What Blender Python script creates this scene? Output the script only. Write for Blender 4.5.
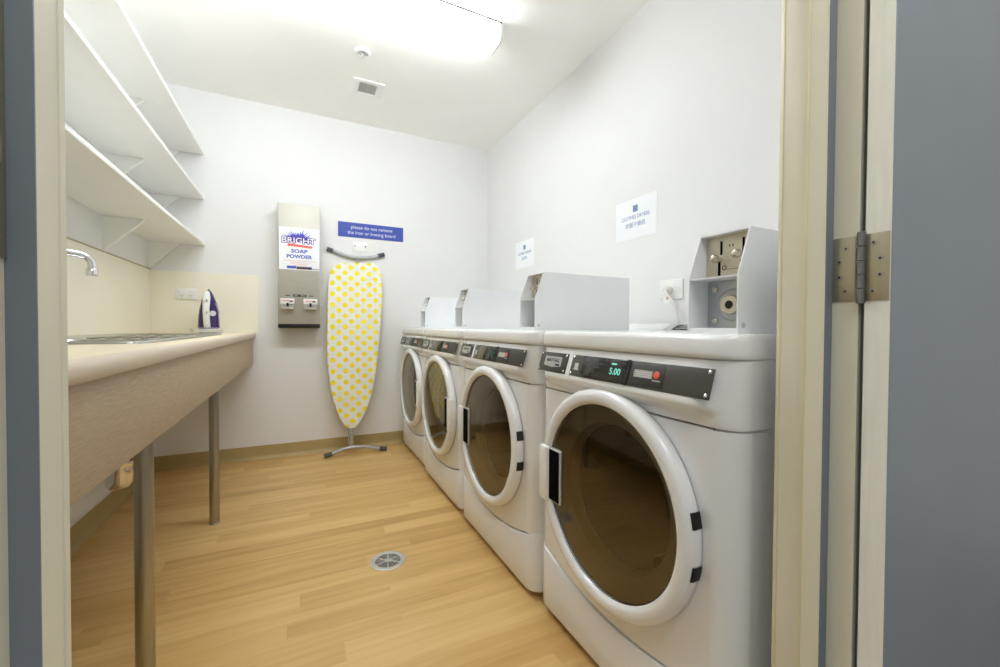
import bpy, bmesh, math, random
from mathutils import Vector, Matrix

# ------------------------------------------------------------------ clearing
for o in list(bpy.data.objects):
    bpy.data.objects.remove(o)
sc = bpy.context.scene
C = sc.collection
random.seed(4)
PI = math.pi

# ------------------------------------------------------------------ camera
F_PX = 409.013
YAW, PIT, ROL = 0.453958801, -0.0163839257, 0.00537171412
EYE = Vector((0, 0, 0.95))
fw = Vector((math.sin(YAW) * math.cos(PIT), math.cos(YAW) * math.cos(PIT), math.sin(PIT)))
r0 = Vector((math.cos(YAW), -math.sin(YAW), 0))
u0 = r0.cross(fw)
cr = r0 * math.cos(ROL) + u0 * math.sin(ROL)
cu = u0 * math.cos(ROL) - r0 * math.sin(ROL)
camd = bpy.data.cameras.new('camera')
cam = bpy.data.objects.new('camera', camd)
C.objects.link(cam)
camd.sensor_width = 36
camd.lens = F_PX / 1000 * 36
camd.clip_start = 0.01
cam.matrix_world = Matrix(((cr.x, cu.x, -fw.x, EYE.x), (cr.y, cu.y, -fw.y, EYE.y), (cr.z, cu.z, -fw.z, EYE.z), (0, 0, 0, 1)))
sc.camera = cam

# ------------------------------------------------------------------ world, lights, exposure
w = bpy.data.worlds.new('world')
sc.world = w
w.use_nodes = True
w.node_tree.nodes['Background'].inputs[0].default_value = (0.95, 0.97, 1.0, 1)
w.node_tree.nodes['Background'].inputs[1].default_value = 0.35


def area(name, loc, sx, sy, power, col, rot=(0, 0, 0)):
    d = bpy.data.lights.new(name, 'AREA')
    d.shape = 'RECTANGLE'
    d.size, d.size_y, d.energy, d.color = sx, sy, power, col
    o = bpy.data.objects.new(name, d)
    C.objects.link(o)
    o.location = loc
    o.rotation_euler = rot
    return o


area('corridor_lamp', (0.35, -0.42, 2.42), 1.2, 0.3, 11.5, (1.0, 0.99, 0.95))
TUBE = 19.0          # emission strength of the ceiling light's diffuser
sc.view_settings.view_transform = 'Standard'
sc.view_settings.look = 'None'
sc.view_settings.gamma = 1
sc.view_settings.use_curve_mapping = False
sc.view_settings.exposure = 0.62
sc.cycles.max_bounces = 14
sc.cycles.diffuse_bounces = 9


# ------------------------------------------------------------------ materials
def s2l(c):
    return tuple(((v / 255) / 12.92 if v / 255 < 0.04045 else ((v / 255 + 0.055) / 1.055) ** 2.4) for v in c) + (1,)


def mat(name, rgb, rough=0.5, metal=0.0, var=0.04, scale=12, bump=0.0, bscale=200, stretch=(1, 1, 1), spec=0.5, coat=0.0):
    m = bpy.data.materials.new(name)
    m.use_nodes = True
    nt = m.node_tree
    b = nt.nodes['Principled BSDF']
    b.inputs['Roughness'].default_value = rough
    b.inputs['Metallic'].default_value = metal
    b.inputs['Specular IOR Level'].default_value = spec
    b.inputs['Coat Weight'].default_value = coat
    b.inputs['Coat Roughness'].default_value = 0.1
    tc = nt.nodes.new('ShaderNodeTexCoord')
    mp = nt.nodes.new('ShaderNodeMapping')
    mp.inputs['Scale'].default_value = stretch
    nt.links.new(tc.outputs['Object'], mp.inputs['Vector'])
    n = nt.nodes.new('ShaderNodeTexNoise')
    n.inputs['Scale'].default_value = scale
    n.inputs['Detail'].default_value = 4
    nt.links.new(mp.outputs['Vector'], n.inputs['Vector'])
    c = s2l(rgb)
    rp = nt.nodes.new('ShaderNodeValToRGB')
    rp.color_ramp.elements[0].position = 0.3
    rp.color_ramp.elements[1].position = 0.7
    rp.color_ramp.elements[0].color = tuple(max(0, v * (1 - var)) for v in c[:3]) + (1,)
    rp.color_ramp.elements[1].color = tuple(min(1, v * (1 + var)) for v in c[:3]) + (1,)
    nt.links.new(n.outputs['Fac'], rp.inputs['Fac'])
    nt.links.new(rp.outputs['Color'], b.inputs['Base Color'])
    if bump:
        n2 = nt.nodes.new('ShaderNodeTexNoise')
        n2.inputs['Scale'].default_value = bscale
        nt.links.new(mp.outputs['Vector'], n2.inputs['Vector'])
        bp = nt.nodes.new('ShaderNodeBump')
        bp.inputs['Strength'].default_value = bump
        bp.inputs['Distance'].default_value = 0.002
        nt.links.new(n2.outputs['Fac'], bp.inputs['Height'])
        nt.links.new(bp.outputs['Normal'], b.inputs['Normal'])
    return m


def emit(name, rgb, strength):
    m = bpy.data.materials.new(name)
    m.use_nodes = True
    nt = m.node_tree
    nt.nodes.clear()
    o = nt.nodes.new('ShaderNodeOutputMaterial')
    e = nt.nodes.new('ShaderNodeEmission')
    e.inputs[0].default_value = s2l(rgb)
    e.inputs[1].default_value = strength
    nt.links.new(e.outputs[0], o.inputs[0])
    return m


M = {}
M['wall'] = mat('wall_paint', (231, 231, 230), 0.75, var=0.012, scale=3, bump=0.08, bscale=260)
M['ceiling'] = mat('ceiling_paint', (247, 247, 243), 0.85, var=0.012, scale=3, bump=0.05, bscale=200)
M['skirting'] = mat('skirting_vinyl', (176, 156, 106), 0.45, var=0.05, scale=8)
M['trim'] = mat('olive_trim', (176, 164, 124), 0.5)
M['splash'] = mat('splashback_laminate', (243, 238, 220), 0.35, var=0.015, scale=4)
M['shelf'] = mat('shelf_white', (244, 244, 240), 0.5, var=0.012, scale=5)
M['top'] = mat('worktop_laminate', (226, 213, 184), 0.35, var=0.04, scale=160, bump=0.03)
M['nosing'] = mat('nosing_laminate', (206, 192, 172), 0.32, var=0.03, scale=60, stretch=(1, 0.1, 1))
M['apron'] = mat('apron_laminate', (182, 162, 136), 0.5, var=0.12, scale=26, stretch=(10, 1, 14))
M['steel'] = mat('brushed_steel', (176, 172, 162), 0.32, 1.0, var=0.06, scale=40, stretch=(6, 6, 0.3))
M['sink'] = mat('sink_steel', (200, 200, 196), 0.22, 1.0, var=0.04, scale=30)
M['drainsteel'] = mat('drain_steel', (198, 196, 190), 0.45, 0.6, var=0.04, scale=40)
M['chrome'] = mat('chrome', (225, 225, 228), 0.08, 1.0, var=0.02)
M['dispsteel'] = mat('dispenser_steel', (184, 181, 170), 0.5, 0.5, var=0.035, scale=30, stretch=(0.4, 1, 8))
M['enamel'] = mat('white_enamel', (234, 235, 235), 0.22, var=0.01, scale=4, coat=0.2)
M['whiteplastic'] = mat('white_plastic', (237, 238, 235), 0.3, var=0.01)
M['coinbox'] = mat('coin_box_paint', (236, 238, 241), 0.38, var=0.015, scale=8, bump=0.03, bscale=400)
M['coinsteel'] = mat('coin_steel', (205, 198, 180), 0.32, 0.8, var=0.07, scale=14)
M['locksteel'] = mat('lock_steel', (190, 194, 198), 0.3, 0.8, var=0.07, scale=14)
M['knob'] = mat('knob_steel', (220, 214, 198), 0.2, 0.9, var=0.03)
M['plate'] = mat('dark_plate', (70, 68, 62), 0.3, var=0.05, scale=60)
M['gloss'] = mat('display_gloss', (28, 27, 22), 0.06, var=0.05, spec=0.7)
M['panel'] = mat('card_panel', (52, 52, 50), 0.4, var=0.05, scale=60)
M['black'] = mat('black_plastic', (14, 14, 14), 0.4, var=0.1)
M['slotblack'] = mat('slot_black', (9, 9, 9), 0.95, var=0.1, spec=0.08)
M['rubber'] = mat('black_rubber', (26, 25, 24), 0.7, var=0.1)
M['capgrey'] = mat('cap_grey', (74, 78, 84), 0.5, var=0.06)
M['silver'] = mat('silver_paint', (196, 196, 192), 0.35, 0.3, var=0.03)
M['badge'] = mat('badge_silver', (190, 190, 188), 0.3, 0.4, var=0.04)
M['badgeblue'] = mat('badge_blue', (40, 44, 92), 0.35)
M['greylabel'] = mat('grey_label', (168, 168, 164), 0.5)
M['red'] = mat('red_button', (232, 104, 80), 0.35)
M['bezel'] = mat('bezel_plastic', (206, 206, 202), 0.4, var=0.03)
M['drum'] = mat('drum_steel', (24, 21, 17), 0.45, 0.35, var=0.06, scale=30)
M['paper'] = mat('laminated_paper', (241, 243, 246), 0.3, var=0.006)
M['blueink'] = mat('blue_ink', (146, 165, 194), 0.5)
M['bluesq'] = mat('blue_square', (92, 126, 172), 0.5)
M['whiteink'] = mat('white_ink', (226, 230, 240), 0.5)
M['bluesign'] = mat('blue_sign', (58, 78, 170), 0.35, var=0.02)
M['logoblue'] = mat('logo_blue', (70, 66, 190), 0.45)
M['logopurple'] = mat('logo_purple', (92, 54, 140), 0.45)
M['logored'] = mat('logo_red', (236, 84, 62), 0.45)
M['inkblue'] = mat('label_blue', (68, 92, 190), 0.45)
M['fadedred'] = mat('faded_red', (226, 160, 150), 0.5)
M['brown'] = mat('brown_film', (74, 56, 56), 0.4)
M['purple'] = mat('purple_plastic', (54, 30, 96), 0.12, var=0.05, coat=0.4)
M['lilac'] = mat('lilac_plastic', (150, 146, 170), 0.25)
M['cord'] = mat('cord_white', (226, 224, 216), 0.45)
M['boardgrey'] = mat('board_frame_paint', (176, 178, 180), 0.35, 0.3, var=0.03)
M['jamb'] = mat('jamb_paint', (223, 218, 196), 0.42, var=0.03, scale=10, stretch=(1, 1, 0.2), bump=0.12, bscale=60)
M['jambhighlight'] = mat('jamb_edge_highlight', (226, 216, 170), 0.4, var=0.03, scale=10)
M['reflection_strip'] = mat('blue_grey_reflection', (116, 124, 134), 0.5, var=0.06, scale=20, stretch=(1, 1, 0.2))
M['doorface'] = mat('door_paint', (141, 148, 153), 0.5, var=0.03, scale=6, bump=0.05, bscale=120)
M['dooredge'] = mat('door_edge_paint', (240, 238, 226), 0.5, var=0.04, scale=30, stretch=(4, 4, 0.3), bump=0.15, bscale=60)
M['hinge'] = mat('hinge_steel', (188, 180, 156), 0.36, 0.85, var=0.05, scale=30, stretch=(4, 4, 0.6))
M['knucklesteel'] = mat('knuckle_steel', (138, 138, 136), 0.3, 1.0, var=0.05)
M['grille'] = mat('grille_grey', (178, 178, 174), 0.5)
M['dark'] = mat('dark_recess', (30, 28, 24), 0.8)
M['corrfloor'] = mat('corridor_vinyl', (120, 118, 112), 0.5)
M['corrwall'] = mat('corridor_paint', (196, 198, 196), 0.7)
M['tubeglow'] = emit('diffuser_glow', (244, 249, 254), TUBE)
M['tubeside'] = emit('diffuser_side_glow', (244, 249, 254), TUBE * 0.72)
M['digits'] = emit('green_digits', (130, 220, 195), 0.75)
M['dimdigits'] = emit('green_digits_dim', (110, 190, 165), 0.16)


def glass_mat(name, rgb, ior, tfac):
    m = bpy.data.materials.new(name)
    m.use_nodes = True
    nt = m.node_tree
    nt.nodes.clear()
    o = nt.nodes.new('ShaderNodeOutputMaterial')
    mx = nt.nodes.new('ShaderNodeMixShader')
    fr = nt.nodes.new('ShaderNodeFresnel')
    fr.inputs['IOR'].default_value = ior
    t = nt.nodes.new('ShaderNodeBsdfTransparent')
    t.inputs[0].default_value = tuple(v * tfac for v in s2l(rgb)[:3]) + (1,)
    g = nt.nodes.new('ShaderNodeBsdfGlossy')
    g.inputs['Roughness'].default_value = 0.03
    nz = nt.nodes.new('ShaderNodeTexNoise')
    nz.inputs['Scale'].default_value = 3
    rp = nt.nodes.new('ShaderNodeValToRGB')
    rp.color_ramp.elements[0].color = (0.94, 0.87, 0.70, 1)
    rp.color_ramp.elements[1].color = (1, 0.93, 0.77, 1)
    nt.links.new(nz.outputs['Fac'], rp.inputs['Fac'])
    nt.links.new(rp.outputs['Color'], g.inputs[0])
    nt.links.new(fr.outputs[0], mx.inputs[0])
    nt.links.new(t.outputs[0], mx.inputs[1])
    nt.links.new(g.outputs[0], mx.inputs[2])
    nt.links.new(mx.outputs[0], o.inputs[0])
    return m


M['doorglass'] = glass_mat('smoked_door_glass', (226, 220, 204), 1.85, 0.9)
M['washerglass'] = glass_mat('washer_door_glass', (216, 214, 206), 2.9, 0.8)


def floor_mat():
    m = mat('timber_vinyl', (200, 160, 100), 0.33)
    nt = m.node_tree
    b = nt.nodes['Principled BSDF']
    L = nt.links

    def math_(op, a, bb=None):
        n = nt.nodes.new('ShaderNodeMath')
        n.operation = op
        for i, v in enumerate((a, bb)):
            if v is None:
                continue
            if isinstance(v, (int, float)):
                n.inputs[i].default_value = v
            else:
                L.new(v, n.inputs[i])
        return n.outputs[0]
    tc = nt.nodes.new('ShaderNodeTexCoord')
    sp = nt.nodes.new('ShaderNodeSeparateXYZ')
    L.new(tc.outputs['Object'], sp.inputs[0])
    row = math_('FLOOR', math_('DIVIDE', sp.outputs['Y'], 0.076))
    wr = nt.nodes.new('ShaderNodeTexWhiteNoise')
    wr.noise_dimensions = '1D'
    L.new(row, wr.inputs['W'])
    xs = math_('ADD', sp.outputs['X'], math_('MULTIPLY', wr.outputs['Value'], 1.7))
    col = math_('FLOOR', math_('DIVIDE', xs, 0.85))
    cb = nt.nodes.new('ShaderNodeCombineXYZ')
    L.new(row, cb.inputs[0])
    L.new(col, cb.inputs[1])
    wc = nt.nodes.new('ShaderNodeTexWhiteNoise')
    wc.noise_dimensions = '2D'
    L.new(cb.outputs[0], wc.inputs['Vector'])
    # grain
    cg = nt.nodes.new('ShaderNodeCombineXYZ')
    L.new(math_('MULTIPLY', xs, 2.2), cg.inputs[0])
    L.new(math_('MULTIPLY', sp.outputs['Y'], 34.0), cg.inputs[1])
    L.new(math_('MULTIPLY', wc.outputs['Value'], 30.0), cg.inputs[2])
    gn = nt.nodes.new('ShaderNodeTexNoise')
    gn.inputs['Scale'].default_value = 1.0
    gn.inputs['Detail'].default_value = 5
    gn.inputs['Distortion'].default_value = 0.6
    L.new(cg.outputs[0], gn.inputs['Vector'])
    val = math_('ADD', math_('MULTIPLY', wc.outputs['Value'], 0.45), math_('MULTIPLY', gn.outputs['Fac'], 0.85))
    rp = nt.nodes.new('ShaderNodeValToRGB')
    e = rp.color_ramp.elements
    e[0].position = 0.22
    e[0].color = s2l((182, 140, 82))
    e[1].position = 0.95
    e[1].color = s2l((220, 186, 124))
    k = e.new(0.58)
    k.color = s2l((204, 166, 104))
    L.new(val, rp.inputs['Fac'])
    L.new(rp.outputs['Color'], b.inputs['Base Color'])
    return m


M['floor'] = floor_mat()


def dots_mat():
    m = mat('polka_dot_cotton', (240, 240, 232), 0.85, var=0.01)
    nt = m.node_tree
    b = nt.nodes['Principled BSDF']
    L = nt.links

    def math_(op, a, bb=None):
        n = nt.nodes.new('ShaderNodeMath')
        n.operation = op
        for i, v in enumerate((a, bb)):
            if v is None:
                continue
            if isinstance(v, (int, float)):
                n.inputs[i].default_value = v
            else:
                L.new(v, n.inputs[i])
        return n.outputs[0]
    tc = nt.nodes.new('ShaderNodeTexCoord')
    sp = nt.nodes.new('ShaderNodeSeparateXYZ')
    L.new(tc.outputs['Object'], sp.inputs[0])

    def grid(ox, oz, px=0.0885, pz=0.082):
        a = math_('SUBTRACT', math_('FRACT', math_('DIVIDE', math_('ADD', sp.outputs['X'], ox + 10 * px), px)), 0.5)
        c = math_('SUBTRACT', math_('FRACT', math_('DIVIDE', math_('ADD', sp.outputs['Z'], oz + 10 * pz), pz)), 0.5)
        a = math_('MULTIPLY', a, px)
        c = math_('MULTIPLY', c, pz)
        d = math_('SQRT', math_('ADD', math_('MULTIPLY', a, a), math_('MULTIPLY', c, c)))
        return math_('LESS_THAN', d, 0.0185)
    g = math_('MAXIMUM', grid(0.018, 0), grid(0.018 + 0.04425, 0.041))
    mx = nt.nodes.new('ShaderNodeMix')
    mx.data_type = 'RGBA'
    L.new(g, mx.inputs['Factor'])
    mx.inputs['A'].default_value = s2l((236, 236, 228))
    mx.inputs['B'].default_value = s2l((246, 226, 40))
    L.new(mx.outputs['Result'], b.inputs['Base Color'])
    return m


M['dots'] = dots_mat()


# ------------------------------------------------------------------ mesh helpers
I4 = Matrix.Identity(4)


def frame(origin, right, up, out):
    r, u, o = Vector(right), Vector(up), Vector(out)
    return Matrix(((r.x, u.x, o.x, origin[0]), (r.y, u.y, o.y, origin[1]), (r.z, u.z, o.z, origin[2]), (0, 0, 0, 1)))


def box(bm, a, b, m=I4, bev=0.0, seg=2):
    vs = [bm.verts.new(m @ Vector((x, y, z))) for x in (a[0], b[0]) for y in (a[1], b[1]) for z in (a[2], b[2])]
    fs = [bm.faces.new([vs[i] for i in q]) for q in ((0, 1, 3, 2), (4, 6, 7, 5), (0, 4, 5, 1), (2, 3, 7, 6), (0, 2, 6, 4), (1, 5, 7, 3))]
    if bev:
        es = list({e for f in fs for e in f.edges})
        bmesh.ops.bevel(bm, geom=es, offset=bev, segments=seg, profile=0.5, affect='EDGES')


def prism(bm, poly, axis, a0, a1, m=I4, bev=0.0):
    """extrude a 2-D polygon along axis; poly holds the other two coordinates in xyz order"""
    def p(q, t):
        c = [q[0], q[1]]
        c.insert('xyz'.index(axis), t)
        return m @ Vector(c)
    A = [bm.verts.new(p(q, a0)) for q in poly]
    B = [bm.verts.new(p(q, a1)) for q in poly]
    n = len(poly)
    fs = [bm.faces.new([A[i], A[(i + 1) % n], B[(i + 1) % n], B[i]]) for i in range(n)]
    fs.append(bm.faces.new(A[::-1]))
    fs.append(bm.faces.new(B))
    if bev:
        es = list({e for f in fs for e in f.edges})
        bmesh.ops.bevel(bm, geom=es, offset=bev, segments=2, profile=0.5, affect='EDGES')
    return fs


def rings(bm, loops, closed=True, cap=(False, False)):
    """skin a list of equally long point loops"""
    V = [[bm.verts.new(p) for p in lp] for lp in loops]
    n = len(V[0])
    for a, b in zip(V, V[1:]):
        for i in range(n if closed else n - 1):
            bm.faces.new([a[i], a[(i + 1) % n], b[(i + 1) % n], b[i]])
    if cap[0]:
        bm.faces.new(V[0][::-1])
    if cap[1]:
        bm.faces.new(V[-1])
    return V


def lathe(bm, prof, m=I4, seg=32, cap=(True, True), a0=0.0, a1=2 * PI):
    """profile of (radius, w) turned round the local w axis of m (u, v, w)"""
    full = abs(a1 - a0 - 2 * PI) < 1e-6
    k = seg if full else seg + 1
    loops = []
    for r, wv in prof:
        r = max(r, 1e-5)
        loops.append([m @ Vector((r * math.cos(a0 + (a1 - a0) * i / seg), r * math.sin(a0 + (a1 - a0) * i / seg), wv)) for i in range(k)])
    rings(bm, loops, full, cap if full else (False, False))


def tube(bm, pts, r, seg=12, cap=True):
    pts = [Vector(p) for p in pts]
    rr = r if isinstance(r, (list, tuple)) else [r] * len(pts)
    t = (pts[1] - pts[0]).normalized()
    ref = Vector((0, 0, 1)) if abs(t.z) < 0.9 else Vector((1, 0, 0))
    n = (ref - t * ref.dot(t)).normalized()
    loops = []
    for i, p in enumerate(pts):
        a, b = pts[max(i - 1, 0)], pts[min(i + 1, len(pts) - 1)]
        t = (b - a).normalized()
        n = (n - t * n.dot(t)).normalized()
        bb = t.cross(n)
        loops.append([p + (n * math.cos(2 * PI * k / seg) + bb * math.sin(2 * PI * k / seg)) * rr[i] for k in range(seg)])
    rings(bm, loops, True, (cap, cap))


def smooth_path(pts, sub=6):
    pts = [Vector(p) for p in pts]
    out = []
    for i in range(len(pts) - 1):
        p0, p1, p2, p3 = pts[max(i - 1, 0)], pts[i], pts[i + 1], pts[min(i + 2, len(pts) - 1)]
        for k in range(sub):
            t = k / sub
            out.append(0.5 * ((2 * p1) + (p2 - p0) * t + (2 * p0 - 5 * p1 + 4 * p2 - p3) * t * t + (3 * p1 - p0 - 3 * p2 + p3) * t ** 3))
    out.append(pts[-1])
    return out


def obj(name, bm, m, parent=None, ang=35):
    bmesh.ops.recalc_face_normals(bm, faces=bm.faces[:])
    for f in bm.faces:
        f.smooth = True
    for e in bm.edges:
        if len(e.link_faces) == 2:
            e.smooth = e.calc_face_angle(0) < math.radians(ang)
    me = bpy.data.meshes.new(name)
    bm.to_mesh(me)
    bm.free()
    for mm in (m if isinstance(m, (list, tuple)) else [m]):
        me.materials.append(mm)
    o = bpy.data.objects.new(name, me)
    C.objects.link(o)
    if parent:
        o.parent = parent
    return o


def B():
    return bmesh.new()


def boxes(name, m, parent, items, mtx=I4, bev=0.0):
    bm = B()
    for a, b in items:
        box(bm, a, b, mtx, bev)
    return obj(name, bm, m, parent)


def thing(name, label, cat, loc=(0, 0, 0), group=None):
    o = bpy.data.objects.new(name, None)
    C.objects.link(o)
    o.location = loc
    o.empty_display_size = 0.05
    o['label'] = label
    o['category'] = cat
    if group:
        o['group'] = group
    return o


def struct(name, bm, m, parent=None):
    o = obj(name, bm, m, parent)
    o['kind'] = 'structure'
    return o


def text(name, s, size, mtx, m, parent, align='CENTER', sx=1.0, thick=0.0004, bold=0.0):
    cu_ = bpy.data.curves.new(name, 'FONT')
    cu_.body = s
    cu_.size = size
    cu_.align_x = align
    cu_.align_y = 'CENTER'
    cu_.extrude = thick
    cu_.offset = bold
    cu_.resolution_u = 3
    t = bpy.data.objects.new(name, cu_)
    C.objects.link(t)
    dg = bpy.context.evaluated_depsgraph_get()
    me = bpy.data.meshes.new_from_object(t.evaluated_get(dg))
    bpy.data.objects.remove(t)
    me.transform(mtx @ Matrix.Diagonal((sx, 1, 1, 1)))
    me.materials.clear()
    me.materials.append(m)
    o = bpy.data.objects.new(name, me)
    C.objects.link(o)
    if parent:
        o.parent = parent
    return o


def copy_tree(o, parent=None):
    c = o.copy()
    C.objects.link(c)
    c.parent = parent
    for ch in list(o.children):
        copy_tree(ch, c)
    return c


# ------------------------------------------------------------------ the room
XL, XR, YF, YB, ZC = -0.87, 1.508, 0.436, 3.354, 2.517
bm = B(); box(bm, (XL - .1, YF - .1, -.08), (XR + .1, YB + .1, 0)); struct('floor', bm, M['floor'])
bm = B(); box(bm, (XL - .1, YF - .1, ZC), (XR + .1, YB + .1, ZC + .08)); struct('ceiling', bm, M['ceiling'])
bm = B(); box(bm, (XL - .1, YF, 0), (XL, YB, ZC)); struct('wall_left', bm, M['wall'])
bm = B(); box(bm, (XR, YF, 0), (XR + .1, YB, ZC)); struct('wall_right', bm, M['wall'])
bm = B(); box(bm, (XL - .1, YB, 0), (XR + .1, YB + .1, ZC)); struct('wall_back', bm, M['wall'])
JL, JR, ZD = -0.1615, 0.765, 2.05
bm = B()
box(bm, (XL - .1, .335, 0), (JL - .025, YF, ZC))
box(bm, (JR + .025, .335, 0), (XR + .1, YF, ZC))
box(bm, (JL - .025, .335, ZD + .025), (JR + .025, YF, ZC))
struct('wall_front', bm, M['wall'])
bm = B(); box(bm, (-2.2, -1.9, -.08), (2.6, YF - .1, 0)); struct('floor_corridor', bm, M['corrfloor'])
bm = B(); box(bm, (-2.2, -2.0, 0), (2.6, -1.9, 2.6)); struct('wall_corridor', bm, M['corrwall'])

# coved vinyl skirting
def skirt(bm, axis, wallpos, sgn, a0, a1):
    h, t = .095, .004
    prof = [(0, 0), (.024, 0), (.020, .003), (.012, .008), (.006, .016), (t, .03), (t, h - .002), (t - .002, h), (0, h)]
    prism(bm, [(wallpos + sgn * d, z) for d, z in prof], axis, a0, a1)
bm = B(); skirt(bm, 'x', YB, -1, XL, XR); struct('baseboard_back', bm, M['skirting'])
bm = B(); skirt(bm, 'y', XL, 1, YF, YB); struct('baseboard_left', bm, M['skirting'])

# splashback with its thin olive capping strip
bm = B()
box(bm, (XL, YF + .01, .9), (XL + .006, YB, 1.304))
box(bm, (XL + .006, YB - .006, .9), (-.268, YB, 1.304))
sp = struct('trim_1', bm, M['splash'])
bm = B()
box(bm, (XL, YF + .01, 1.304), (XL + .008, YB, 1.311))
struct('capping_strip', bm, M['trim'], sp)

# ------------------------------------------------------------------ steel door frame, both jambs with a double rebate
def jamb(name, side):
    bm = B()
    s = 1 if side == 'right' else -1
    x = JR if side == 'right' else JL
    st = .020 if side == 'right' else .014
    ye = YF + (.005 if s > 0 else 0)
    poly = [(x + s * .03, .322), (x, .322), (x, .357), (x - s * st, .357), (x - s * st, .3845), (x, .3845), (x, ye - .006), (x + s * .003, ye + .001), (x + s * .03, ye + .001)]
    prism(bm, poly, 'z', 0, ZD)
    o = struct(name, bm, M['jamb'])
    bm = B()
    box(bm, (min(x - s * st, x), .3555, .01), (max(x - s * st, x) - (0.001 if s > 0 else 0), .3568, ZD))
    struct('reflection_strip', bm, M['reflection_strip'], o)  # blue-grey reflection on the stop's side face, painted as a thin strip
    bm = B()
    xe = x - s * st
    box(bm, (xe - .0008, .3835, .005), (xe + .0008, .3855, ZD), I4, .0004)
    if side == 'right':
        box(bm, (x - .0008, ye - .0075, .005), (x + .0008, ye - .0055, ZD), I4, .0004)
    struct('rebate_edge', bm, M['jambhighlight' if side == 'right' else 'jamb'], o)  # pale yellow on the right edges is a highlight put into the colour
    return o
jr = jamb('trim_2', 'right')
jl = jamb('trim_3', 'left')
bm = B()
prism(bm, [(.322, ZD), (.357, ZD), (.357, ZD - .016), (.3845, ZD - .016), (.3845, ZD), (YF, ZD), (YF, ZD + .025), (.322, ZD + .025)], 'x', JL - .03, JR + .03)
struct('trim_4', bm, M['jamb'])
bm = B()
box(bm, (JL, .3245, .99), (JL + .0015, .3555, 1.145), I4, .0004)
box(bm, (JL + .0015, .334, 1.045), (JL + .003, .349, 1.06))
struct('strike_plate', bm, M['hinge'], jl)

# door leaf swung right back against the corridor wall
bm = B()
box(bm, (JR, .283, .008), (JR + .82, .3155, ZD - .01), I4, .0012, 1)
door = struct('door_1', bm, [M['doorface'], M['dooredge']])
for p in door.data.polygons:
    if abs(p.normal.x) > .9 or abs(p.normal.z) > .9:
        p.material_index = 1
# hinge
hm = frame((JR, .322, 1.042), (0, -1, 0), (0, 0, 1), (-1, 0, 0))
bm = B()
box(bm, (-.034, -.05, 0), (-.004, .05, .0016), hm, .0004)
box(bm, (.0075, -.05, 0), (.0365, .05, .0016), hm, .0004)
hg = struct('hinge', bm, M['hinge'], door)
bm = B()
zz = [-.054, -.032, -.010, .010, .032, .054]
for a, b_ in zip(zz, zz[1:]):
    lathe(bm, [(.0048, a), (.0055, a + .0008), (.0055, b_ - .0014), (.0048, b_ - .0006)], hm @ frame((0.005, 0, .006), (1, 0, 0), (0, 0, -1), (0, 1, 0)), 20)
struct('knuckle', bm, M['knucklesteel'], hg)
for u_, v_ in ((-.016, .032), (-.024, .012), (-.024, -.012), (-.016, -.034), (.018, .036), (.026, .012), (.026, -.012), (.018, -.036)):
    bm = B()
    lathe(bm, [(.0042, 0), (.0042, .0022), (.0034, .0024)], hm @ Matrix.Translation((u_, v_, 0)), 16)
    nf = len(bm.faces)
    lathe(bm, [(.0017, .0014), (.0017, .0027)], hm @ Matrix.Translation((u_, v_, 0)), 8)
    bm.faces.ensure_lookup_table()
    for f in bm.faces[nf:]:
        f.material_index = 1
    struct('screw', bm, [M['steel'], M['dark']], hg)

# ------------------------------------------------------------------ ceiling things
t = thing('ceiling_light', 'long white fluorescent batten light glowing on the ceiling', 'ceiling light', (.32, 1.985, ZC))
bm = B()
prism(bm, [(-.071, 0), (-.071, -.007), (.071, -.007), (.071, 0)], 'x', -.94, .617)
obj('shadow_gap_tray', bm, M['capgrey'], t)  # tray coloured dark to stand in for the shadow gap at the ceiling
bm = B()
prof = [(-.0675, -.0071), (-.0685, -.080), (-.061, -.090), (-.046, -.095), (.046, -.095), (.061, -.090), (.0685, -.080), (.0675, -.0071)]
prism(bm, prof, 'x', -.93, .607)
o = obj('diffuser', bm, [M['tubeglow'], M['tubeside']], t)
for p in o.data.polygons:
    if abs(p.normal.y) > .8 or abs(p.normal.x) > .8:
        p.material_index = 1
for s in (-1, 1):
    bm = B()
    x0 = .607 if s > 0 else -.942
    prism(bm, [(y * 1.02, z * 1.015) for y, z in prof], 'x', x0, x0 + .012)
    obj('end_cap', bm, M['whiteplastic'], t)

vm = frame((.4, 2.828, ZC), (1, 0, 0), (0, 1, 0), (0, 0, -1))
t = thing('ceiling_vent', 'small square white ceiling vent with a grey slotted grille', 'vent', (.4, 2.828, ZC))
vm.translation -= t.location
bm = B()
for a, b_ in (((-.095, -.09, 0), (-.055, .09, .007)), ((.055, -.09, 0), (.095, .09, .007)), ((-.055, -.09, 0), (.055, -.058, .007)), ((-.055, .058, 0), (.055, .09, .007))):
    box(bm, a, b_, vm, .0015)
obj('frame', bm, M['whiteplastic'], t)
bm = B()
box(bm, (-.055, -.058, 0.0), (.055, .058, .002), vm)
for k in range(14):
    y = -.054 + k * .0083
    box(bm, (-.055, y, .002), (.055, y + .0050, .0045), vm)
obj('grille', bm, M['grille'], t)

t = thing('sprinkler_head', 'small round white ceiling fitting with a dark recessed centre', 'sprinkler', (.324, 2.471, ZC))
dm = frame((0, 0, 0), (1, 0, 0), (0, 1, 0), (0, 0, -1))
bm = B()
lathe(bm, [(.042, 0), (.042, .008), (.036, .014), (.029, .014), (.026, .004), (.026, 0.001)], dm, 32)
obj('collar', bm, M['whiteplastic'], t)
bm = B(); lathe(bm, [(.025, .0015), (.024, .003), (.012, .003)], dm, 24); obj('recess', bm, M['bezel'], t)
bm = B(); lathe(bm, [(.007, .003), (.006, .02), (.009, .022), (.009, .025)], dm, 16); obj('nozzle', bm, M['silver'], t)

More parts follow.
